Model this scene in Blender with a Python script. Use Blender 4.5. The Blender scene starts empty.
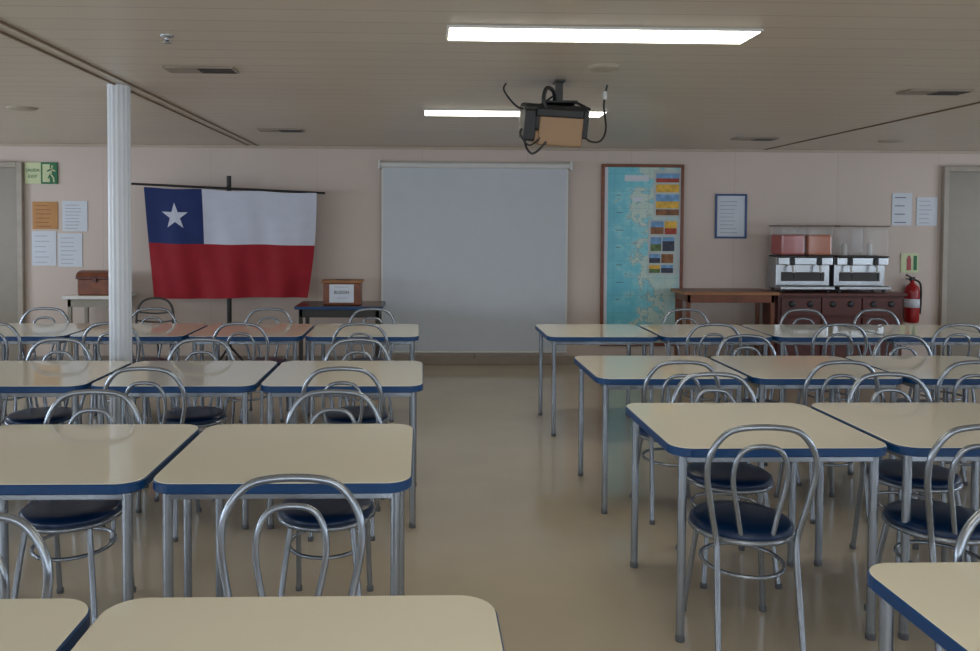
import bpy, bmesh, math, random
from mathutils import Vector, Matrix
random.seed(4)
S = bpy.context.scene
S.view_settings.view_transform = 'Standard'
S.view_settings.look = 'None'
S.view_settings.exposure = 0.0

# ------------------------------------------------------------ materials
def lin(c):
    return tuple(((x/255.0)/12.92 if x/255.0 <= 0.04045 else ((x/255.0+0.055)/1.055)**2.4) for x in c)
MATS = {}
def mat(name, rgb, rough=0.5, metal=0.0, var=0.08, scale=6.0, bump=0.0, bscale=60.0, emit=0.0,
        alpha=1.0, transmission=0.0, spec=0.5, coat=0.0):
    if name in MATS: return MATS[name]
    m = bpy.data.materials.new(name); m.use_nodes = True
    nt = m.node_tree; N = nt.nodes; L = nt.links
    b = N['Principled BSDF']
    c = lin(rgb)
    tc = N.new('ShaderNodeTexCoord')
    nz = N.new('ShaderNodeTexNoise'); nz.inputs['Scale'].default_value = scale
    nz.inputs['Detail'].default_value = 4
    L.new(tc.outputs['Object'], nz.inputs['Vector'])
    cr = N.new('ShaderNodeValToRGB')
    cr.color_ramp.elements[0].position = 0.3; cr.color_ramp.elements[1].position = 0.7
    cr.color_ramp.elements[0].color = tuple(x*(1-var) for x in c)+(1,)
    cr.color_ramp.elements[1].color = tuple(min(1, x*(1+var)) for x in c)+(1,)
    L.new(nz.outputs['Fac'], cr.inputs['Fac'])
    L.new(cr.outputs['Color'], b.inputs['Base Color'])
    b.inputs['Roughness'].default_value = rough
    b.inputs['Metallic'].default_value = metal
    b.inputs['Specular IOR Level'].default_value = spec
    b.inputs['Alpha'].default_value = alpha
    b.inputs['Transmission Weight'].default_value = transmission
    b.inputs['Coat Weight'].default_value = coat
    b.inputs['Coat Roughness'].default_value = 0.06
    if emit > 0:
        b.inputs['Emission Color'].default_value = c+(1,)
        b.inputs['Emission Strength'].default_value = emit
    if bump > 0:
        n2 = N.new('ShaderNodeTexNoise'); n2.inputs['Scale'].default_value = bscale
        L.new(tc.outputs['Object'], n2.inputs['Vector'])
        bp = N.new('ShaderNodeBump'); bp.inputs['Strength'].default_value = bump
        bp.inputs['Distance'].default_value = 0.01
        L.new(n2.outputs['Fac'], bp.inputs['Height']); L.new(bp.outputs['Normal'], b.inputs['Normal'])
    MATS[name] = m
    return m

def seam_mat(name, rgb, seam_rgb, axis, period, width, rough, var=0.05, scale=1.2, spec=0.5):
    """panelled surface: narrow joint every `period` metres along an axis"""
    m = mat(name, rgb, rough, var=var, scale=scale, spec=spec)
    nt = m.node_tree; N = nt.nodes; L = nt.links
    b = N['Principled BSDF']
    src = b.inputs['Base Color'].links[0].from_socket
    tc = [n for n in N if n.type == 'TEX_COORD'][0]
    sp = N.new('ShaderNodeSeparateXYZ'); L.new(tc.outputs['Object'], sp.inputs[0])
    d = N.new('ShaderNodeMath'); d.operation = 'DIVIDE'; d.inputs[1].default_value = period
    L.new(sp.outputs[axis], d.inputs[0])
    fr = N.new('ShaderNodeMath'); fr.operation = 'FRACT'; L.new(d.outputs[0], fr.inputs[0])
    lt = N.new('ShaderNodeMath'); lt.operation = 'LESS_THAN'; lt.inputs[1].default_value = width/period
    L.new(fr.outputs[0], lt.inputs[0])
    fl = N.new('ShaderNodeMath'); fl.operation = 'FLOOR'; L.new(d.outputs[0], fl.inputs[0])
    wn = N.new('ShaderNodeTexWhiteNoise'); wn.noise_dimensions = '1D'; L.new(fl.outputs[0], wn.inputs['W'])
    mr = N.new('ShaderNodeMapRange'); mr.inputs['To Min'].default_value = 0.98; mr.inputs['To Max'].default_value = 1.015
    L.new(wn.outputs['Value'], mr.inputs['Value'])
    hs = N.new('ShaderNodeHueSaturation'); L.new(mr.outputs[0], hs.inputs['Value']); L.new(src, hs.inputs['Color'])
    mx = N.new('ShaderNodeMix'); mx.data_type = 'RGBA'
    L.new(lt.outputs[0], mx.inputs['Factor']); L.new(hs.outputs[0], mx.inputs['A'])
    mx.inputs['B'].default_value = lin(seam_rgb)+(1,)
    L.new(mx.outputs['Result'], b.inputs['Base Color'])
    inv = N.new('ShaderNodeMath'); inv.operation = 'SUBTRACT'; inv.inputs[0].default_value = 1
    L.new(lt.outputs[0], inv.inputs[1])
    bp = N.new('ShaderNodeBump'); bp.inputs['Strength'].default_value = 0.25; bp.inputs['Distance'].default_value = 0.003
    L.new(inv.outputs[0], bp.inputs['Height']); L.new(bp.outputs['Normal'], b.inputs['Normal'])
    return m

M_wall = seam_mat('painted_wall_panels', (210,194,184), (196,180,170), 'X', 1.2, 0.006, 0.55, var=0.025)
M_wallside = mat('painted_side_wall', (210,198,190), 0.6, var=0.03)
M_ceil = seam_mat('ceiling_planks', (208,196,182), (162,150,136), 'Y', 0.2, 0.006, 0.4, var=0.025)
M_floor = mat('linoleum_floor', (198,184,162), 0.13, var=0.05, scale=1.6, bump=0.025, bscale=10, spec=0.7, coat=0.3)
M_trim = mat('trim_brown', (120,98,76), 0.5)
M_base = mat('baseboard_paint', (150,138,126), 0.5)
M_top = mat('cream_laminate', (242,236,216), 0.07, var=0.012, scale=3, spec=0.6, coat=0.2)
M_band = mat('blue_edge_band', (10,64,114), 0.35, var=0.08)
M_tube = mat('grey_metal_tube', (158,165,174), 0.24, metal=0.72, var=0.05)
M_seat = mat('blue_vinyl_seat', (8,44,84), 0.3, var=0.12, scale=12, bump=0.05)
M_rub = mat('rubber_foot', (90,92,96), 0.7)
M_white = mat('white_plastic', (215,215,212), 0.45, var=0.02)
M_pill = mat('white_enamel_column', (222,226,232), 0.4, var=0.03)
M_screen = mat('projection_screen_fabric', (198,204,212), 0.7, var=0.015)
M_black = mat('black_plastic', (22,22,24), 0.45)
M_dark = mat('dark_grey', (62,60,58), 0.5)
M_wood = mat('brown_wood', (120,66,40), 0.35, var=0.25, scale=9)
M_wood2 = mat('reddish_wood', (88,38,32), 0.35, var=0.2, scale=9)
M_woodl = mat('light_wood', (158,108,66), 0.45, var=0.15, scale=9)
M_steel = mat('stainless_steel', (178,182,186), 0.25, metal=0.9, var=0.05)
M_paper = mat('paper_white', (214,220,230), 0.6, var=0.02)
M_ink = mat('ink_grey', (170,176,188), 0.6)
M_orange = mat('paper_orange', (190,136,80), 0.6)
M_red = mat('extinguisher_red', (160,20,26), 0.3)
M_fred = mat('flag_red', (154,12,32), 0.75, var=0.06, scale=10)
M_fblue = mat('flag_blue', (18,42,100), 0.75, var=0.06, scale=10)
M_fwhite = mat('flag_white', (202,206,222), 0.75, var=0.03, scale=10)
M_lamp = mat('fluorescent_diffuser', (255,250,232), 0.4, emit=8.0, var=0.0)
M_green = mat('sign_green', (26,112,70), 0.5)
M_cream = mat('sign_cream', (206,214,170), 0.5)
M_door = mat('door_grey_beige', (150,142,130), 0.45, var=0.03)
M_doorf = mat('door_frame', (168,158,146), 0.4)
M_blueframe = mat('blue_picture_frame', (44,80,130), 0.4)
M_yellow = mat('photo_yellow', (226,180,70), 0.5, var=0.25, scale=20)
M_pbrown = mat('photo_brown', (140,92,56), 0.5, var=0.4, scale=20)
M_pdark = mat('photo_dark', (58,62,80), 0.5, var=0.5, scale=25)
M_psky = mat('photo_sky', (120,165,210), 0.5, var=0.25, scale=20)
M_pgreen = mat('photo_green', (96,122,74), 0.5, var=0.4, scale=24)
M_pred = mat('photo_red', (170,64,46), 0.5, var=0.3, scale=24)
M_clear = mat('clear_bowl', (226,226,226), 0.05, alpha=0.14)
M_jred = mat('juice_red', (176,40,24), 0.15, alpha=0.95)
M_jamb = mat('juice_amber', (206,104,44), 0.15, alpha=0.85)
M_tan = mat('projector_tan', (152,122,92), 0.5)

MX0=(600-422)/87.5*1.015; MX1=(682-422)/87.5*1.015
def map_material():
    m = bpy.data.materials.new('nautical_map'); m.use_nodes = True
    N = m.node_tree.nodes; L = m.node_tree.links; b = N['Principled BSDF']
    tc = N.new('ShaderNodeTexCoord')
    nz = N.new('ShaderNodeTexNoise'); nz.inputs['Scale'].default_value = 5.5; nz.inputs['Detail'].default_value = 12
    nz.inputs['Roughness'].default_value = 0.68
    L.new(tc.outputs['Object'], nz.inputs['Vector'])
    sp = N.new('ShaderNodeSeparateXYZ'); L.new(tc.outputs['Object'], sp.inputs[0])
    mr = N.new('ShaderNodeMapRange'); mr.inputs['From Min'].default_value=MX0+.1; mr.inputs['From Max'].default_value=MX1
    mr.inputs['To Min'].default_value=-.16; mr.inputs['To Max'].default_value=.30; mr.clamp=False
    L.new(sp.outputs['X'], mr.inputs['Value'])
    ad = N.new('ShaderNodeMath'); ad.operation='ADD'; L.new(nz.outputs['Fac'],ad.inputs[0]); L.new(mr.outputs[0],ad.inputs[1])
    cr = N.new('ShaderNodeValToRGB'); e = cr.color_ramp.elements
    e[0].position = 0.0; e[0].color = lin((84,176,204))+(1,)
    e[1].position = 0.44; e[1].color = lin((112,200,216))+(1,)
    for p,c in ((.53,(150,216,224)),(.545,(60,110,136)),(.555,(200,218,206)),(.68,(182,210,204)),(.9,(150,200,206))):
        x = e.new(p); x.color = lin(c)+(1,)
    L.new(ad.outputs[0], cr.inputs[0])
    facs=[]
    for ax in ('X','Z'):
        d = N.new('ShaderNodeMath'); d.operation='DIVIDE'; d.inputs[1].default_value=.2; L.new(sp.outputs[ax], d.inputs[0])
        fr = N.new('ShaderNodeMath'); fr.operation='FRACT'; L.new(d.outputs[0], fr.inputs[0])
        lt = N.new('ShaderNodeMath'); lt.operation='LESS_THAN'; lt.inputs[1].default_value=.025; L.new(fr.outputs[0], lt.inputs[0]); facs.append(lt)
    mxm = N.new('ShaderNodeMath'); mxm.operation='MAXIMUM'; L.new(facs[0].outputs[0], mxm.inputs[0]); L.new(facs[1].outputs[0], mxm.inputs[1])
    ml = N.new('ShaderNodeMath'); ml.operation='MULTIPLY'; ml.inputs[1].default_value=.3; L.new(mxm.outputs[0], ml.inputs[0])
    mx = N.new('ShaderNodeMix'); mx.data_type='RGBA'; L.new(ml.outputs[0], mx.inputs['Factor']); L.new(cr.outputs[0], mx.inputs['A'])
    mx.inputs['B'].default_value = lin((60,100,130))+(1,)
    L.new(mx.outputs['Result'], b.inputs['Base Color'])
    b.inputs['Roughness'].default_value = 0.3
    return m
M_map = map_material()

# ------------------------------------------------------------ mesh builder
class MB:
    def __init__(s): s.v=[]; s.f=[]; s.m=[]; s.sm=[]; s.mats=[]
    def mi(s, m):
        if m not in s.mats: s.mats.append(m)
        return s.mats.index(m)
    def add(s, vs, fs, m, smooth=False):
        o=len(s.v); k=s.mi(m); s.v += [tuple(v) for v in vs]
        for f in fs:
            s.f.append([i+o for i in f]); s.m.append(k); s.sm.append(smooth)
    def box(s, x0,x1,y0,y1,z0,z1, m, bevel=0.0, mtx=None):
        bm=bmesh.new(); bmesh.ops.create_cube(bm,size=1)
        bmesh.ops.scale(bm, vec=(x1-x0,y1-y0,z1-z0), verts=bm.verts)
        if bevel>0: bmesh.ops.bevel(bm, geom=bm.edges[:], offset=bevel, segments=2, affect='EDGES', profile=0.5)
        bmesh.ops.translate(bm, vec=((x0+x1)/2,(y0+y1)/2,(z0+z1)/2), verts=bm.verts)
        if mtx: bmesh.ops.transform(bm, matrix=mtx, verts=bm.verts)
        bm.verts.index_update()
        s.add([v.co[:] for v in bm.verts], [[v.index for v in f.verts] for f in bm.faces], m)
        bm.free()
    def outline(s, pts, z0, z1, m_top, m_side, m_bot=None, bev=0.0):
        n=len(pts); k=len(pts)
        cx=sum(p[0] for p in pts)/n; cy=sum(p[1] for p in pts)/n
        def ring(z, d):
            out=[]
            for p in pts:
                r=math.hypot(p[0]-cx,p[1]-cy); q=(r-d)/r
                out.append((cx+(p[0]-cx)*q, cy+(p[1]-cy)*q, z))
            return out
        rs=[ring(z0,bev), ring(z0+bev,0), ring(z1-bev,0), ring(z1,bev)]
        vs=sum(rs,[]); fs=[]
        for j in range(3):
            for i in range(n):
                a=j*n+i; b=j*n+(i+1)%n
                fs.append([a,b,b+n,a+n])
        s.add(vs, fs, m_side, False)
        s.add(rs[3],[list(range(n))],m_top); s.add(rs[0],[list(range(n))[::-1]],m_bot or m_side)
    def tube(s, pts, r, m, closed=False, seg=10, sub=0, caps=True):
        P=[Vector(p) for p in pts]
        if sub>0:
            Q=[]; n=len(P); rng=range(n) if closed else range(n-1)
            for i in rng:
                if closed: a,b,c,d=P[(i-1)%n],P[i],P[(i+1)%n],P[(i+2)%n]
                else: a=P[max(i-1,0)];b=P[i];c=P[i+1];d=P[min(i+2,n-1)]
                for j in range(sub):
                    t=j/sub
                    Q.append(0.5*((2*b)+(c-a)*t+(2*a-5*b+4*c-d)*t*t+(-a+3*b-3*c+d)*t**3))
            if not closed: Q.append(P[-1])
            P=Q
        n=len(P); T=[]
        for i in range(n):
            if closed: t=P[(i+1)%n]-P[i-1]
            else: t=P[min(i+1,n-1)]-P[max(i-1,0)]
            T.append(t.normalized())
        up=Vector((0,0,1)) if abs(T[0].z)<0.9 else Vector((1,0,0))
        nrm=(up-T[0]*up.dot(T[0])).normalized(); vs=[]
        for i in range(n):
            nrm=(nrm-T[i]*nrm.dot(T[i])).normalized(); bn=T[i].cross(nrm)
            for k in range(seg):
                a=2*math.pi*k/seg; vs.append(P[i]+(nrm*math.cos(a)+bn*math.sin(a))*r)
        fs=[]
        for i in range(n if closed else n-1):
            for k in range(seg):
                a=i*seg+k; b=i*seg+(k+1)%seg; c=((i+1)%n)*seg+(k+1)%seg; d=((i+1)%n)*seg+k
                fs.append([a,b,c,d])
        s.add(vs,fs,m,True)
        if not closed and caps:
            s.add(vs[:seg],[list(range(seg))[::-1]],m); s.add(vs[-seg:],[list(range(seg))],m)
    def lathe(s, prof, c, m, seg=32, axis='Z'):
        vs=[]
        for (r,z) in prof:
            for k in range(seg):
                a=2*math.pi*k/seg
                if axis=='Z': vs.append((c[0]+r*math.cos(a),c[1]+r*math.sin(a),c[2]+z))
                else: vs.append((c[0]+r*math.cos(a),c[1]-z,c[2]+r*math.sin(a)))
        fs=[]
        for i in range(len(prof)-1):
            for k in range(seg):
                a=i*seg+k;b=i*seg+(k+1)%seg
                fs.append([a,b,b+seg,a+seg])
        s.add(vs,fs,m,True)
        if prof[0][0]>1e-4: s.add(vs[:seg],[list(range(seg))[::-1]],m)
        if prof[-1][0]>1e-4: s.add(vs[-seg:],[list(range(seg))],m)
    def mesh(s,name):
        me=bpy.data.meshes.new(name); me.from_pydata(s.v,[],s.f)
        for m in s.mats: me.materials.append(m)
        me.polygons.foreach_set('material_index',s.m); me.polygons.foreach_set('use_smooth',s.sm)
        me.update(); return me
    def obj(s,name,loc=(0,0,0),rot=0.0,parent=None):
        me=s.mesh(name); o=bpy.data.objects.new(name,me); S.collection.objects.link(o)
        o.location=loc; o.rotation_euler=(0,0,rot)
        if parent: o.parent=parent
        return o
def place(me,name,loc,rot=0.0,sc=1.0):
    o=bpy.data.objects.new(name,me); S.collection.objects.link(o); o.location=loc; o.rotation_euler=(0,0,rot); o.scale=(sc,sc,sc); return o
def rrect(w,d,r,n=8):
    p=[]
    for (cx,cy,a0) in ((w/2-r,d/2-r,0),(-w/2+r,d/2-r,90),(-w/2+r,-d/2+r,180),(w/2-r,-d/2+r,270)):
        for i in range(n+1):
            a=math.radians(a0+90*i/n); p.append((cx+r*math.cos(a),cy+r*math.sin(a)))
    return p
def text(body,size,loc,m,parent,name):
    c=bpy.data.curves.new(name,'FONT'); c.body=body; c.size=size; c.extrude=0.0008; c.align_x='CENTER'; c.align_y='CENTER'
    c.materials.append(m); o=bpy.data.objects.new(name,c); S.collection.objects.link(o)
    o.location=loc; o.rotation_euler=(math.pi/2,0,0); o.parent=parent; return o

# ------------------------------------------------------------ room shell
WY=9.26; CZ=2.49; XL=-6.3; XR=8.3; YB=-4.0
b=MB(); b.box(XL-.15,XR+.15,YB-.15,WY+.15,-.1,0,M_floor); b.obj('floor')
b=MB(); b.box(XL-.15,XR+.15,YB-.15,WY+.15,CZ,CZ+.1,M_ceil); b.obj('ceiling')
b=MB(); b.box(XL-.15,XR+.15,WY,WY+.15,0,CZ,M_wall); b.obj('wall_back')
WY=WY-.002
def window_wall(axis, pos, a0, a1, wins, name, sgn):
    b=MB(); t=0.15; zs,zh=0.95,2.05
    def bx(p,q,z0,z1):
        lo,hi=(pos,pos+t*sgn) if sgn>0 else (pos-t,pos)
        if axis=='X': b.box(lo,hi,p,q,z0,z1,M_wallside)
        else: b.box(p,q,lo,hi,z0,z1,M_wallside)
    bx(a0,a1,0,zs); bx(a0,a1,zh,CZ)
    cur=a0
    for (p,q) in wins: bx(cur,p,zs,zh); cur=q
    bx(cur,a1,zs,zh)
    b.obj(name)
wn=[0]
def window_frame(axis,pos,p,q,sgn):
    wn[0]+=1; b=MB(); f=0.05; c=pos+0.06*sgn
    def bx(u0,u1,z0,z1,d=0.04):
        if axis=='X': b.box(c-d,c+d,u0,u1,z0,z1,M_white,0.004)
        else: b.box(u0,u1,c-d,c+d,z0,z1,M_white,0.004)
    bx(p,q,.95,1.0); bx(p,q,2.0,2.05); bx(p,p+f,1.0,2.0); bx(q-f,q,1.0,2.0); bx((p+q)/2-.02,(p+q)/2+.02,1.0,2.0,.025)
    b.obj('window_%d'%wn[0])
def win_light(axis,pos,p,q,sgn,energy,col=(0.75,0.87,1.0)):
    l=bpy.data.lights.new('window_daylight','AREA'); l.shape='RECTANGLE'; l.size=(q-p); l.size_y=1.1; l.energy=energy; l.color=col
    o=bpy.data.objects.new('window_daylight',l); S.collection.objects.link(o)
    c=pos+0.2*sgn
    if axis=='X':
        o.location=(c,(p+q)/2,1.5); d=Vector((-sgn,0,-0.0))
    else:
        o.location=((p+q)/2,c,1.5); d=Vector((0,-sgn,0))
    o.rotation_euler=d.to_track_quat('-Z','Y').to_euler()
WL=[(-3,-1.5),(-.6,.9),(1.8,3.3),(4.2,5.7),(6.6,8.1)]
WR=WL
WB=[(-4.5,-2.7),(-1.2,.6),(2.1,3.9),(5.2,7.0)]
window_wall('X',XL,YB,WY,WL,'wall_left',-1)
window_wall('X',XR,YB,WY,WR,'wall_right',1)
window_wall('Y',YB,XL,XR,WB,'wall_rear',-1)
EL,ER,EB=46,33,44
for p,q in WL: window_frame('X',XL,p,q,-1); win_light('X',XL,p,q,-1,EL)
for p,q in WR: window_frame('X',XR,p,q,1); win_light('X',XR,p,q,1,ER)
for p,q in WB: window_frame('Y',YB,p,q,-1); win_light('Y',YB,p,q,-1,EB)
b=MB(); b.box(-4.45,5.95,WY-.015,WY,0.001,.1,M_base,.003); b.obj('baseboard_back')
b=MB(); b.box(XL+.001,XL+.015,YB,WY-.02,0.001,.1,M_base,.003); b.obj('baseboard_left')
b=MB(); b.box(XR-.015,XR-.001,YB,WY-.02,0.001,.1,M_base,.003); b.obj('baseboard_right')
# ceiling joint trims
for i,(x0,x1) in enumerate(((-1.97,-1.955),(-1.87,-1.855),(3.93,3.95))):
    b=MB(); b.box(x0,x1,YB+.02,WY-.03,CZ-.008,CZ,M_trim); b.obj('trim_%d'%(i+1))
b=MB(); b.box(XL+.05,XR-.05,WY-.03,WY,CZ-.03,CZ,mat('cornice_paint',(186,170,154),.5),.004); b.obj('trim_4')

def door(name,x0,x1,ztop,knob_left):
    b=MB()
    b.box(x0+.06,x1-.06,WY-.02,WY,0.002,ztop-.06,M_door,.004)
    for u in (x0,x1-.06): b.box(u,u+.06,WY-.06,WY,0.002,ztop,M_doorf,.006)
    b.box(x0+.06,x1-.06,WY-.06,WY,ztop-.06,ztop,M_doorf,.006)
    kx = x0+.14 if knob_left else x1-.14
    b.box(kx-.025,kx+.025,WY-.03,WY-.02,.93,1.12,M_door,.003)
    b.tube([(kx,WY-.03,1.05),(kx,WY-.075,1.05),(kx+(.1 if knob_left else -.1),WY-.075,1.05)],.009,M_steel)
    b.obj(name)
door('door_1',-5.45,-4.47,2.28,True)
door('door_2',6.03,7.0,2.31,False)

# ------------------------------------------------------------ tables
def table_mesh():
    b=MB(); W,D=.87,.80
    pts=rrect(W,D,.085)
    b.outline(pts,.715,.748,M_band,M_band,bev=.004)
    b.outline(rrect(W-.008,D-.008,.081),.7475,.7505,M_top,M_top,bev=.001)
    lx,ly=W/2-.055,D/2-.055
    for sy in (-1,1): b.box(-lx,lx,sy*ly-.012,sy*ly+.012,.685,.716,M_tube,.003)
    for sx in (-1,1): b.box(sx*lx-.012,sx*lx+.012,-ly,ly,.685,.716,M_tube,.003)
    for sx in (-1,1):
        for sy in (-1,1):
            b.tube([(sx*lx,sy*ly,.02),(sx*lx,sy*ly,.715)],.017,M_tube,seg=14)
            b.lathe([(.018,0),(.019,.01),(.018,.02),(.017,.025)],(sx*lx,sy*ly,0),M_rub,seg=14)
    return b.mesh('dining_table')
TM=table_mesh()
K=.983; TS=1.018
def tbl(x,y): place(TM,'dining_table',(x*K,y*K,0),0,1.0).scale=(K,K,TS)
for x0,yc,n in [(.97,6.55,6),(.985,4.86,4),(.965,3.45,3),(1.10,1.60,2)]:
    for i in range(n): tbl(x0+.435+.893*i,yc)
for x0,yc,n in [(-.02,6.55,5),(0.01,4.66,4),(-.03,3.05,3),(.17,1.44,2)]:
    for i in range(n): tbl(x0-.435-.893*i,yc)

# ------------------------------------------------------------ chairs
def chair_mesh():
    b=MB(); r=.0115
    half=[(.155,-.235,.0),(.150,-.20,.22),(.148,-.17,.42),(.172,-.185,.55),(.196,-.205,.68),(.188,-.218,.77),(.135,-.228,.845),(.06,-.232,.868)]
    pts=[(x,y,z) for x,y,z in half]+[(-x,y,z) for x,y,z in half[::-1]]
    b.tube(pts,r,M_tube,sub=6,seg=10)
    ih=[(.055,-.168,.435),(.075,-.178,.54),(.098,-.194,.66),(.088,-.206,.745),(.045,-.214,.79)]
    pts=[(x,y,z) for x,y,z in ih]+[(-x,y,z) for x,y,z in ih[::-1]]
    b.tube(pts,.0095,M_tube,sub=6,seg=10)
    for s in (-1,1):
        b.tube([(s*.12,.125,.42),(s*.135,.145,.3),(s*.165,.185,.0)],r,M_tube,sub=5)
        b.lathe([(.014,0),(.015,.018),(.0125,.022)],(s*.165,.185,0),M_rub,seg=12)
        b.lathe([(.014,0),(.015,.018),(.0125,.022)],(s*.155,-.235,0),M_rub,seg=12)
    b.tube([(.152*math.cos(2*math.pi*i/24),-.02+.165*math.sin(2*math.pi*i/24),.30) for i in range(24)],.008,M_tube,closed=True,seg=8)
    b.tube([(.187*math.cos(2*math.pi*i/36),.187*math.sin(2*math.pi*i/36),.428) for i in range(36)],.012,M_tube,closed=True,seg=10)
    b.lathe([(0.0,.415),(.17,.415),(.185,.425),(.192,.44),(.190,.455),(.176,.466),(.12,.472),(0.0,.474)][0:],(0,0,0),M_seat,seg=36)
    return b.mesh('dining_chair')
CM=chair_mesh()
F=0.0; B=math.pi
def chair(x,yback,facing,j=0.0):
    y = yback+.22 if facing==F else yback-.22
    place(CM,'dining_chair',(x*K,y*K,0),facing+j,1.005)
for x in (2.33,3.38,4.05): chair(x,7.08,B,random.uniform(-.06,.06))
for x in (2.22,3.19,4.1): chair(x,6.04,F,random.uniform(-.06,.06))
for x in (2.20,3.27,4.0): chair(x,5.38,B,random.uniform(-.06,.06))
for x in (1.43,2.31,3.06): chair(x,4.36,F,random.uniform(-.05,.05))
for x in (1.45,2.34,3.2): chair(x,3.97,B,random.uniform(-.05,.05))
chair(1.275,2.94,F,-.04); chair(2.08,2.94,F,.05)
chair(1.62,2.07,B,.04)
for x in (-.42,-1.32,-2.32,-3.24): chair(x,7.06,B,random.uniform(-.06,.06))
for x in (-.45,-1.34,-2.30,-3.17): chair(x,6.04,F,random.uniform(-.06,.06))
for x in (-.40,-1.39,-2.30): chair(x,5.17,B,random.uniform(-.05,.05))
for x in (-.41,-1.42,-2.35): chair(x,4.16,F,random.uniform(-.05,.05))
for x in (-.39,-1.43): chair(x,3.55,B,random.uniform(-.05,.05))
chair(-.366,2.33,B,.03); chair(-1.14,2.04,B,-.04)

def dark_chair():
    b=MB()
    half=[(.19,-.20,0),(.18,-.18,.42),(.20,-.21,.65),(.17,-.225,.80),(.08,-.235,.87)]
    b.tube(half+[(-x,y,z) for x,y,z in half[::-1]],.013,M_dark,sub=6)
    b.tube([(-.19,-.20,.62),(0,-.235,.6),(.19,-.20,.62)],.009,M_dark,sub=5)
    b.tube([(-.19,-.21,.72),(0,-.24,.7),(.19,-.21,.72)],.009,M_dark,sub=5)
    for s in (-1,1): b.tube([(s*.15,.15,.42),(s*.18,.19,0)],.012,M_dark)
    b.lathe([(0,.415),(.19,.42),(.2,.44),(.19,.46),(0,.47)],(0,0,0),M_black,seg=30)
    o=b.obj('dark_side_chair',(-2.83,8.45,0),B); o.scale=(.97,1,.92)
dark_chair()

# ------------------------------------------------------------ pillar (fluted)
b=MB(); n=96; R=.068; pts=[]
pcx=-1.96
for i in range(n):
    a=2*math.pi*i/n; rr=R+.0025*math.cos(a*14); pts.append((pcx+rr*math.cos(a),5.32+rr*math.sin(a)))
b.outline(pts,0,CZ,M_pill,M_pill)
b.lathe([(.085,0),(.085,.03),(.072,.04)],(pcx,5.32,0),M_pill)
b.obj('support_pillar')

# ------------------------------------------------------------ projection screen
b=MB()
b.tube([(-.48,WY-.052,2.28),(1.69,WY-.052,2.28)],.035,M_white,seg=20)
for x in (-.50,1.68): b.box(x,x+.025,WY-.1,WY,2.23,2.33,M_white,.005)
b.box(-.45,1.655,WY-.052,WY-.048,.16,2.26,M_screen)
for x in (-.46,1.645): b.box(x,x+.02,WY-.054,WY-.047,.16,2.26,M_white)
b.tube([(-.46,WY-.05,.15),(1.665,WY-.05,.15)],.014,M_white)
b.tube([(.6,WY-.05,.14),(.61,WY-.06,.10),(.6,WY-.05,.08)],.004,M_dark)
b.obj('projection_screen')

# ------------------------------------------------------------ flag on stand
fl=bpy.data.objects.new('chilean_flag',None); S.collection.objects.link(fl)
FY=8.96
def fp(u,v,off=0.0):
    xl=-3.04+.09*v; xr=-1.16-.10*v*v
    zt=2.0-.055*u-.012*math.sin(u*math.pi*3)**2; zb=.785-.01*math.sin(u*6)
    x=xl+(xr-xl)*u; z=zt+(zb-zt)*v
    y=FY+.02*math.sin(u*19+v*2)*(.3+v)+.012*math.sin(u*41-v*5)*v-off
    return (x,y,z)
b=MB(); nu,nv=60,40
vs=[fp(i/nu,j/nv) for j in range(nv+1) for i in range(nu+1)]
for key,M in (('b',M_fblue),('w',M_fwhite),('r',M_fred)):
    fs=[]
    for j in range(nv):
        for i in range(nu):
            k='r' if j>=nv//2 else ('b' if i<nu/3 else 'w')
            if k==key:
                a=j*(nu+1)+i; fs.append([a,a+nu+1,a+nu+2,a+1])
    b.add(vs,fs,M,True)
cu,cv=.17,.25; st=[]
for i in range(10):
    r=.155 if i%2==0 else .06; a=math.pi/2+i*math.pi/5
    st.append(fp(cu+r*math.cos(a)/1.9,cv-r*math.sin(a)/1.22,.006))
c=fp(cu,cv,.008)
b.add(st+[c],[[i,(i+1)%10,10] for i in range(10)],M_fwhite)
b.obj('cloth',parent=fl)
b=MB()
b.tube([(-3.19,FY+.02,2.035),(-1.07,FY+.02,1.945)],.013,M_black)
b.tube([(-2.13,FY+.06,.03),(-2.13,FY+.06,2.13)],.026,M_black,seg=14)
b.tube([(-2.13,FY+.06,2.02),(-2.13,FY,2.0)],.014,M_black)
for a in range(3):
    t=2*math.pi*a/3+.5
    b.tube([(-2.13,FY+.06,.25),(-2.13+.2*math.cos(t),FY+.06+.2*math.sin(t),.012)],.012,M_black)
b.obj('stand',parent=fl)

# ------------------------------------------------------------ notices
def notice(name,px0,px1,z0,z1,m,lines=6,ink=M_ink,frame=None,y=WY):
    b=MB(); b.box(px0,px1,y-.006,y,z0,z1,m)
    if frame:
        t=.022
        for (a,c,d,e) in ((px0-t,px1+t,z1,z1+t),(px0-t,px1+t,z0-t,z0),(px0-t,px0,z0,z1),(px1,px1+t,z0,z1)):
            b.box(a,c,y-.02,y,d,e,frame,.003)
    w=px1-px0; h=z1-z0
    for i in range(lines):
        zz=z1-h*(.14+.76*i/max(1,lines-1)); e=random.uniform(.6,.85)
        b.box(px0+w*.12,px0+w*(.12+.76*e),y-.0075,y-.006,zz-.005,zz+.003,ink)
    return b.obj(name)
X=lambda p:(p-422)/87.5*(1.015 if p>560 else 1.0)
Zc=lambda p:1.6-(p-225)/87.5
DL=.07
notice('notice_board_sheet',-4.45+DL,-4.17+DL,Zc(231),Zc(204),M_orange,6,M_pbrown)
notice('notice_sheet',-4.12+DL,-3.84+DL,Zc(233),Zc(203),M_paper,8)
notice('notice_sheet',-4.46+DL,-4.19+DL,Zc(267),Zc(233),M_paper,6)
notice('notice_sheet',-4.17+DL,-3.90+DL,Zc(268),Zc(235),M_paper,7)
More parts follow.
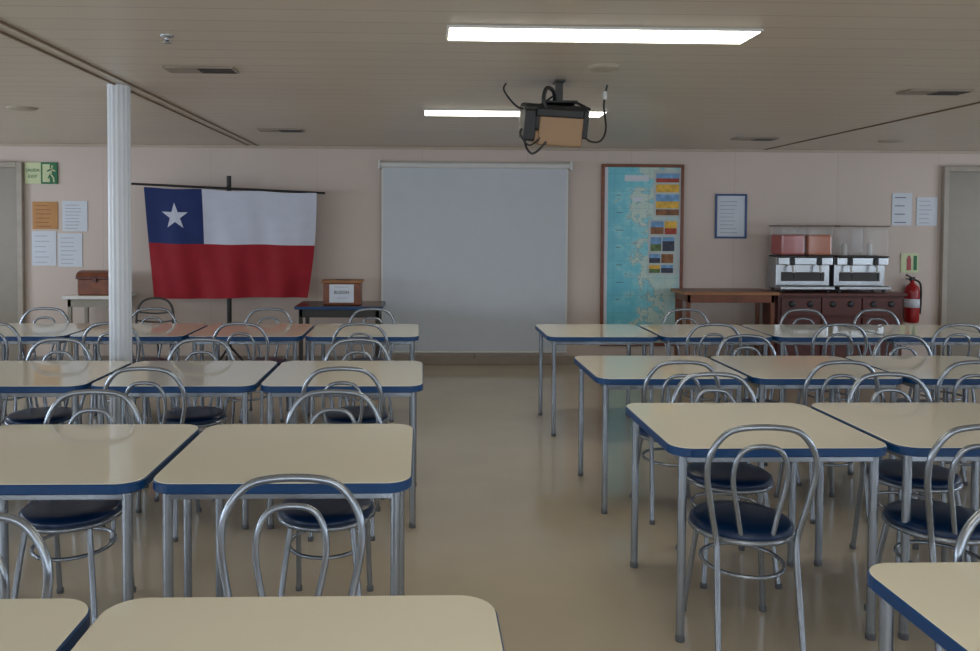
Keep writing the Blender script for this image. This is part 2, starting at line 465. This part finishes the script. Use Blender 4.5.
notice('safety_notice_sheet',X(892),X(912),Zc(223),Zc(190),M_paper,4,M_fblue)
notice('safety_notice_sheet',X(917),X(938),Zc(223),Zc(194),M_paper,6)
notice('framed_certificate',X(715),X(743),Zc(235),Zc(194),M_paper,9,frame=M_blueframe)
# exit sign
b=MB(); b.box(-4.52,-4.34,WY-.02,WY,2.07,2.31,M_cream,.003); b.box(-4.34,-4.16,WY-.02,WY,2.07,2.31,M_green,.003)
y0,y1=WY-.024,WY-.02
b.box(-4.32,-4.24,y0,y1,2.09,2.29,M_cream)
b.lathe([(.0,.004),(.013,.004),(.013,0)],(-4.215,WY-.02,2.265),M_cream,axis='Y',seg=16)
def limb(p,q,w=.016,m=M_cream):
    P=Vector((p[0],0,p[1]));Q=Vector((q[0],0,q[1]));d=(Q-P).normalized();n=Vector((-d.z,0,d.x))*w/2
    b.add([(P+n).to_tuple(),(P-n).to_tuple(),(Q-n).to_tuple(),(Q+n).to_tuple()],[[0,1,2,3]],m)
    for k in range(4):
        v=b.v[-4+k]; b.v[-4+k]=(v[0],WY-.0245,v[2])
limb((-4.22,2.25),(-4.235,2.18),.026); limb((-4.235,2.18),(-4.2,2.14)); limb((-4.2,2.14),(-4.195,2.09))
limb((-4.235,2.18),(-4.255,2.13),m=M_green); limb((-4.22,2.235),(-4.18,2.21)); limb((-4.22,2.235),(-4.27,2.21),m=M_green)
es=b.obj('exit_sign',(.065,0,-.03))
text('SALIDA',.048,(-4.43,WY-.022,2.22),M_green,es,'text_salida'); text('EXIT',.05,(-4.43,WY-.022,2.15),M_green,es,'text_exit')

# ------------------------------------------------------------ side tables + boxes
def side_table(name,x0,x1,y0,y1,zt,mtop,medge,mleg,shelf=None):
    b=MB(); b.box(x0,x1,y0,y1,zt-.035,zt-.004,medge,.004); b.box(x0+.004,x1-.004,y0+.004,y1-.004,zt-.005,zt,mtop)
    b.box(x0+.04,x1-.04,y0+.04,y0+.06,zt-.12,zt-.035,mleg,.003); b.box(x0+.04,x1-.04,y1-.06,y1-.04,zt-.12,zt-.035,mleg,.003)
    for a in (x0+.04,x1-.08):
        b.box(a,a+.04,y0+.06,y1-.06,zt-.11,zt-.035,mleg)
        for c in (y0+.04,y1-.08): b.box(a,a+.04,c,c+.04,0,zt-.035,mleg,.004)
    if shelf: b.box(x0+.05,x1-.05,y0+.05,y1-.05,shelf-.02,shelf,mleg,.003)
    return b.obj(name)
side_table('side_table',-3.80,-3.20,8.65,9.2,.83,M_top,M_white,M_door)
side_table('side_table',-1.31,-.40,8.35,8.95,.757,mat('dark_table_top',(84,60,50),.25),M_band,M_dark)
side_table('wooden_console_table',2.83,3.87,8.62,9.12,.895,M_wood,M_woodl,M_wood,shelf=.45)
# wooden chest
b=MB(); b.box(-3.86,-3.50,8.78,9.05,.832,1.0,M_wood,.008); b.box(-3.875,-3.485,8.765,9.065,1.0,1.03,M_wood2,.006)
n=10; vs=[]
for i in range(n+1):
    a=math.pi*i/n
    for x in (-3.87,-3.49): vs.append((x,8.915+.15*math.cos(a),1.03+.06*math.sin(a)))
b.add(vs,[[2*i,2*i+1,2*i+3,2*i+2] for i in range(n)],M_wood,True)
b.add([vs[2*i] for i in range(n+1)],[list(range(n+1))],M_wood); b.add([vs[2*i+1] for i in range(n+1)],[list(range(n+1))[::-1]],M_wood)
b.box(-3.70,-3.65,8.757,8.785,.97,1.02,M_wood2,.003)
b.obj('wooden_chest',(.17,0,0))
# suggestion box
b=MB(); b.box(-1.05,-.66,8.48,8.72,.76,.99,M_wood,.006); b.box(-1.07,-.64,8.46,8.74,.99,1.015,M_woodl,.006)
b.box(-.92,-.77,8.56,8.6,1.015,1.019,M_black)
b.box(-.985,-.73,8.474,8.481,.785,.975,M_paper)
b.box(-.93,-.78,8.471,8.475,.945,.95,M_ink); b.box(-.90,-.8,8.471,8.475,.83,.836,M_ink)
sb=b.obj('suggestion_box',(.02,0,0)); text('BUZON',.045,(-.857,8.472,.89),M_dark,sb,'label_text')

# ------------------------------------------------------------ framed map
mp=bpy.data.objects.new('framed_wall_map',None); S.collection.objects.link(mp)
x0,x1,z0,z1=X(599),X(681),.22,Zc(163)
b=MB(); b.box(x0+.03,x1-.03,WY-.02,WY,z0+.03,z1-.03,M_map); b.obj('map_sheet',parent=mp)
b=MB(); t=.035
b.box(x0,x1,WY-.04,WY,z1-t,z1,M_wood,.006); b.box(x0,x1,WY-.04,WY,z0,z0+t,M_wood,.006)
b.box(x0,x0+t,WY-.04,WY,z0+t,z1-t,M_wood,.006); b.box(x1-t,x1,WY-.04,WY,z0+t,z1-t,M_wood,.006)
b.box(x0+t,x0+.075,WY-.0225,WY-.02,z0+t,z1-t,M_paper); b.box(x1-.05,x1-t,WY-.0225,WY-.02,z0+t,z1-t,M_paper)
for (a,c,d,e,m) in ((655,678,172,177,M_psky),(655,678,177,181,M_pred),(655,678,183,191,M_yellow),
                    (655,678,193,200,M_psky),(655,678,200,207,M_yellow),(655,678,208,214,M_pbrown),
                    (650,663,220,226,M_psky),(650,663,226,233,M_pbrown),(664,676,220,227,M_yellow),(664,676,227,233,M_pred),
                    (650,661,236,243,M_psky),(650,661,243,250,M_pgreen),(662,674,236,240,M_psky),(662,674,240,250,M_pdark),
                    (649,660,253,257,M_psky),(649,660,257,262,M_pdark),(661,673,253,262,M_pbrown),
                    (649,660,264,268,M_yellow),(649,660,268,272,M_pgreen),(661,673,264,267,M_psky),(661,673,267,272,M_pdark)):
    b.box(X(a)-.02,X(c)-.02,WY-.024,WY-.02,Zc(e),Zc(d),m)
b.box(X(651),X(677.5),WY-.0232,WY-.02,Zc(216),Zc(169),mat('photo_mount',(190,200,200),.5))
b.box(X(646),X(676),WY-.0232,WY-.02,Zc(274),Zc(218),mat('photo_mount',(190,200,200),.5))
b.box(X(622),X(646),WY-.0225,WY-.02,Zc(180),Zc(174),M_paper)
b.box(X(630),X(640),WY-.0225,WY-.02,Zc(200),Zc(196),M_paper)
for k in range(7): b.box(X(614),X(614)+.05+.02*(k%3),WY-.0225,WY-.02,1.95-.2*k,1.953-.2*k+.004,M_pdark)
b.obj('frame_and_photos',parent=mp)

# ------------------------------------------------------------ counter + juice dispensers
b=MB(); cx0,cx1,cy0,cy1=3.93,5.33,8.78,9.2
b.box(cx0,cx1,cy0+.02,cy1,.06,.84,M_wood2,.004); b.box(cx0-.03,cx1+.03,cy0-.02,cy1+.02,.84,.873,M_wood2,.006)
b.box(cx0+.02,cx1-.02,cy0+.05,cy1,0,.06,M_black)
for i in range(3):
    u=cx0+.03+i*.455
    b.box(u,u+.44,cy0+.004,cy0+.02,.62,.82,M_wood2,.006); b.box(u,u+.44,cy0+.004,cy0+.02,.1,.60,M_wood2,.006)
    b.box(u+.05,u+.39,cy0-.002,cy0+.006,.16,.54,M_wood2,.004)
    b.lathe([(.035,0),(.035,.008),(.02,.012),(0,.012)],(u+.12,cy0+.004,.75),M_black,axis='Y',seg=20)
    b.lathe([(.035,0),(.035,.008),(.02,.012),(0,.012)],(u+.32,cy0+.004,.75),M_black,axis='Y',seg=20)
    b.lathe([(.012,0),(.012,.02),(0,.022)],(u+.40,cy0+.004,.4),M_steel,axis='Y',seg=14)
b.obj('sideboard_cabinet')
M_lid=mat('bowl_lid',(130,120,112),.35,alpha=.8)
def dispenser(x0,x1,liqs):
    b=MB(); y0,y1=8.84,9.16; w=x1-x0; zb=.875
    for fx in (x0+.04,x1-.04):
        for fy in (y0+.05,y1-.05): b.lathe([(.018,0),(.018,.03)],(fx,fy,zb),M_dark,seg=12)
    b.box(x0,x1,y0+.1,y1,zb+.03,zb+.39,M_steel,.01)
    b.box(x0,x1,y0-.03,y0+.1,zb+.03,zb+.07,M_steel,.008)
    b.box(x0+.03,x1-.03,y0-.015,y0+.09,zb+.07,zb+.074,M_black)
    b.box(x0,x1,y0+.03,y0+.1,zb+.30,zb+.39,M_steel,.01)
    n=len(liqs); bw=w/n
    for i,lq in enumerate(liqs):
        u0=x0+i*bw+.008; u1=x0+(i+1)*bw-.008; c=(u0+u1)/2
        b.box(c-.025,c+.025,y0+.01,y0+.03,zb+.3,zb+.38,M_black,.006)
        b.tube([(c,y0+.04,zb+.30),(c,y0-.0,zb+.28),(c,y0-.0,zb+.22)],.012,M_white)
        b.tube([(c,y0+.01,zb+.27),(c,y0-.02,zb+.15)],.007,M_black)
        b.box(u0,u1,y0+.0,y1-.01,zb+.405,zb+.73,M_clear,.035)
        b.box(u0-.003,u1+.003,y0-.003,y1-.005,zb+.728,zb+.745,M_lid,.006)
        b.box(u0,u1,y0+.0,y1-.01,zb+.39,zb+.405,M_dark,.004)
        if lq is not None: b.box(u0+.012,u1-.012,y0+.014,y1-.022,zb+.412,zb+.64,lq,.022)
        b.lathe([(.03,0),(.028,.1),(.012,.14),(0,.142)],(c,(y0+y1)/2,zb+.41),M_white,seg=16)
    b.box(x0+.06,x1-.06,y0+.094,y0+.102,zb+.12,zb+.22,M_dark,.002)
    b.obj('juice_dispenser')
dispenser(3.96,4.57,(M_jred,M_jamb)); dispenser(4.62,5.20,(None,None))

# ------------------------------------------------------------ extinguisher + sign
b=MB(); ex,ey=X(910),WY-.085
b.lathe([(0,.5),(.06,.5),(.078,.52),(.08,.56),(.08,.86),(.07,.91),(.035,.95),(.022,.96),(.022,1.0),(0,1.0)],(ex,ey,0),M_red,seg=28)
b.lathe([(.081,.68),(.0815,.68),(.0815,.78),(.081,.78)],(ex,ey,0),M_paper,seg=28)
b.box(ex-.025,ex+.025,ey-.02,ey+.02,.985,1.03,M_black,.005)
b.tube([(ex,ey,1.02),(ex-.08,ey-.01,1.055)],.009,M_black); b.tube([(ex,ey,1.005),(ex-.08,ey-.01,1.01)],.007,M_black)
b.tube([(ex+.02,ey,1.0),(ex+.09,ey-.01,.95),(ex+.1,ey-.01,.75),(ex+.09,ey-.01,.6)],.011,M_black,sub=5)
b.box(ex-.03,ex+.03,ey+.07,WY,.6,.9,M_steel,.003)
b.obj('fire_extinguisher')
b=MB(); sx0,sx1,sz0,sz1=X(902),X(920),Zc(271),Zc(251)
b.box(sx0,sx1,WY-.008,WY,sz0,sz1,M_cream,.002); b.box(sx0+.07,sx0+.12,WY-.011,WY-.008,sz0+.03,sz1-.06,M_red)
b.box(sx0+.08,sx0+.11,WY-.011,WY-.008,sz1-.06,sz1-.03,M_red); b.box(sx0+.15,sx1-.02,WY-.011,WY-.008,sz0+.03,sz1-.03,M_green)
b.obj('fire_extinguisher_sign')

# ------------------------------------------------------------ ceiling fixtures
def fixture(xc,yc,w,d):
    b=MB(); b.box(xc-w/2-.012,xc+w/2+.012,yc-d/2-.012,yc+d/2+.012,CZ-.012,CZ,M_white,.003)
    b.box(xc-w/2,xc+w/2,yc-d/2,yc+d/2,CZ-.016,CZ-.010,M_lamp,.002); b.obj('fluorescent_ceiling_light')
fixture(.82,3.75,1.40,.23); fixture(.72,6.38,1.40,.26); fixture(.83,1.0,1.40,.24); fixture(.83,-1.7,1.40,.24)  # last two are unseen extras, added to brighten the table tops
def vent(xc,yc,w,d,name='ceiling_air_vent'):
    b=MB(); b.box(xc-w/2,xc+w/2,yc-d/2,yc+d/2,CZ-.012,CZ,M_base,.003)
    for i in range(3):
        y=yc-d/2+d*(i+.5)/3; b.box(xc-w*.02,xc+w*.46,y-d*.09,y+d*.09,CZ-.015,CZ-.011,M_black)
    b.obj(name)
vent(-1.27,4.72,.40,.16); vent(-1.33,7.7,.42,.2); vent(3.34,5.22,.42,.16); vent(3.35,8.1,.42,.2)
def disc(xc,yc,r,name,m,h=.02):
    b=MB(); b.lathe([(r*.7,-h),(r*.92,-h*.8),(r,0)],(xc,yc,CZ),m); b.lathe([(r*.3,-h-.004),(r*.6,-h-.002),(r*.7,-h)],(xc,yc,CZ),m); b.obj(name)
M_sp=mat('speaker_grille',(176,166,150),.5)
disc(1.01,4.52,.09,'ceiling_speaker',M_sp); disc(-3.1,6.4,.11,'ceiling_speaker',M_sp,.012)
disc(4.8,8.2,.12,'ceiling_speaker',M_sp,.015); disc(-2.8,7.5,.06,'smoke_detector',M_sp,.03)
b=MB(); b.lathe([(.03,0),(.03,-.006),(.01,-.01),(.01,-.03),(.02,-.032),(.02,-.036),(0,-.037)],(-1.21,3.9,CZ),M_steel,seg=20); b.obj('fire_sprinkler')

# ------------------------------------------------------------ ceiling projector
pj=bpy.data.objects.new('ceiling_projector',None); S.collection.objects.link(pj)
PX,PY=.84,5.0
b=MB()
b.box(PX-.03,PX+.03,PY-.06,PY+.06,CZ-.012,CZ,M_dark,.003)
b.box(PX-.022,PX+.022,PY-.022,PY+.022,2.36,CZ-.01,M_dark,.003)
b.box(PX-.10,PX+.10,PY-.09,PY+.09,2.345,2.36,M_black,.004)
for s in (-1,1): b.tube([(PX+s*.09,PY-.08,2.35),(PX+s*.17,PY-.12,2.30)],.008,M_black); b.tube([(PX+s*.09,PY+.08,2.35),(PX+s*.17,PY+.12,2.30)],.008,M_black)
b.obj('ceiling_mount',parent=pj)
b=MB(); mt=Matrix.Translation((PX-.04,PY,2.235))@Matrix.Rotation(math.radians(3),4,'Y')@Matrix.Rotation(math.radians(10),4,'X')
b.box(-.19,.19,-.15,.15,-.05,.11,M_black,.02,mtx=mt)
b.box(-.10,.165,-.165,-.145,-.13,.05,M_tan,.012,mtx=mt)
b.box(-.13,.17,-.15,.1,-.13,-.045,M_tan,.015,mtx=mt)
b.box(-.19,-.12,-.165,.1,-.11,.08,M_black,.012,mtx=mt); b.box(.16,.195,-.165,.1,-.08,.09,M_black,.01,mtx=mt)
b.box(-.12,.16,-.175,-.15,.04,.09,M_black,.008,mtx=mt)
for i in range(6): b.box(-.19+.0,-.19+.004,-.1+.03*i,-.085+.03*i,-.03,.06,M_dark,mtx=mt)
v=mt@Vector((.0,.16,.02)); b.lathe([(.045,-.02),(.045,.03),(.03,.03),(.0,.02)],(v.x,v.y,v.z),M_black,axis='Y',seg=20)
b.obj('projector_body',parent=pj)
b=MB()
b.tube([(PX-.03,PY-.02,2.40),(PX-.14,PY-.05,2.33),(PX-.25,PY-.04,2.32),(PX-.34,PY-.03,2.42),(PX-.33,PY-.03,2.47)],.006,M_black,sub=8)
b.tube([(PX-.03,PY-.02,2.30),(PX-.05,PY-.12,2.40),(PX-.1,PY-.16,2.42),(PX-.12,PY-.17,2.35),(PX-.10,PY-.17,2.30)],.012,M_black,sub=8)
b.tube([(PX-.2,PY,2.24),(PX-.22,PY-.1,2.1),(PX-.18,PY-.16,2.03),(PX-.1,PY-.17,2.1)],.007,M_black,sub=8)
b.tube([(PX-.2,PY,2.22),(PX-.25,PY-.1,2.16),(PX-.20,PY-.15,2.08),(PX-.12,PY-.14,2.14)],.005,M_black,sub=8)
b.tube([(PX+.30,PY,CZ-.02),(PX+.28,PY,2.35),(PX+.29,PY-.02,2.2),(PX+.25,PY-.05,2.12),(PX+.18,PY-.05,2.12),(PX+.13,PY-.05,2.18)],.006,M_black,sub=8)
b.lathe([(.012,2.38),(.016,2.40),(.012,2.43)],(PX+.285,PY,0),M_white,seg=12)
b.obj('cables',parent=pj)

# ------------------------------------------------------------ world
w=bpy.data.worlds.new('overcast_sky'); S.world=w; w.use_nodes=True
bg=w.node_tree.nodes['Background']; bg.inputs[0].default_value=(.62,.74,.9,1); bg.inputs[1].default_value=.6

# ------------------------------------------------------------ camera
f=810.0; H=1.60
cam=bpy.data.cameras.new('camera'); co=bpy.data.objects.new('camera',cam); S.collection.objects.link(co)
cam.sensor_width=36; cam.lens=f/980*36
yaw,pitch,roll=math.radians(1.7),math.radians(1.8),math.radians(.3)
R=Matrix.Rotation(-yaw,4,'Z')@Matrix.Rotation(math.pi/2-pitch,4,'X')@Matrix.Rotation(roll,4,'Z')
co.matrix_world=Matrix.Translation((0,0,H))@R
v=R.to_3x3().inverted()@Vector((0,1,0))
ux,uy=490+f*v.x/-v.z, 325.5-f*v.y/-v.z
cam.shift_x=(ux-422)/980; cam.shift_y=-(uy-225)/980
cam.clip_start=.05; cam.clip_end=100
S.camera=co
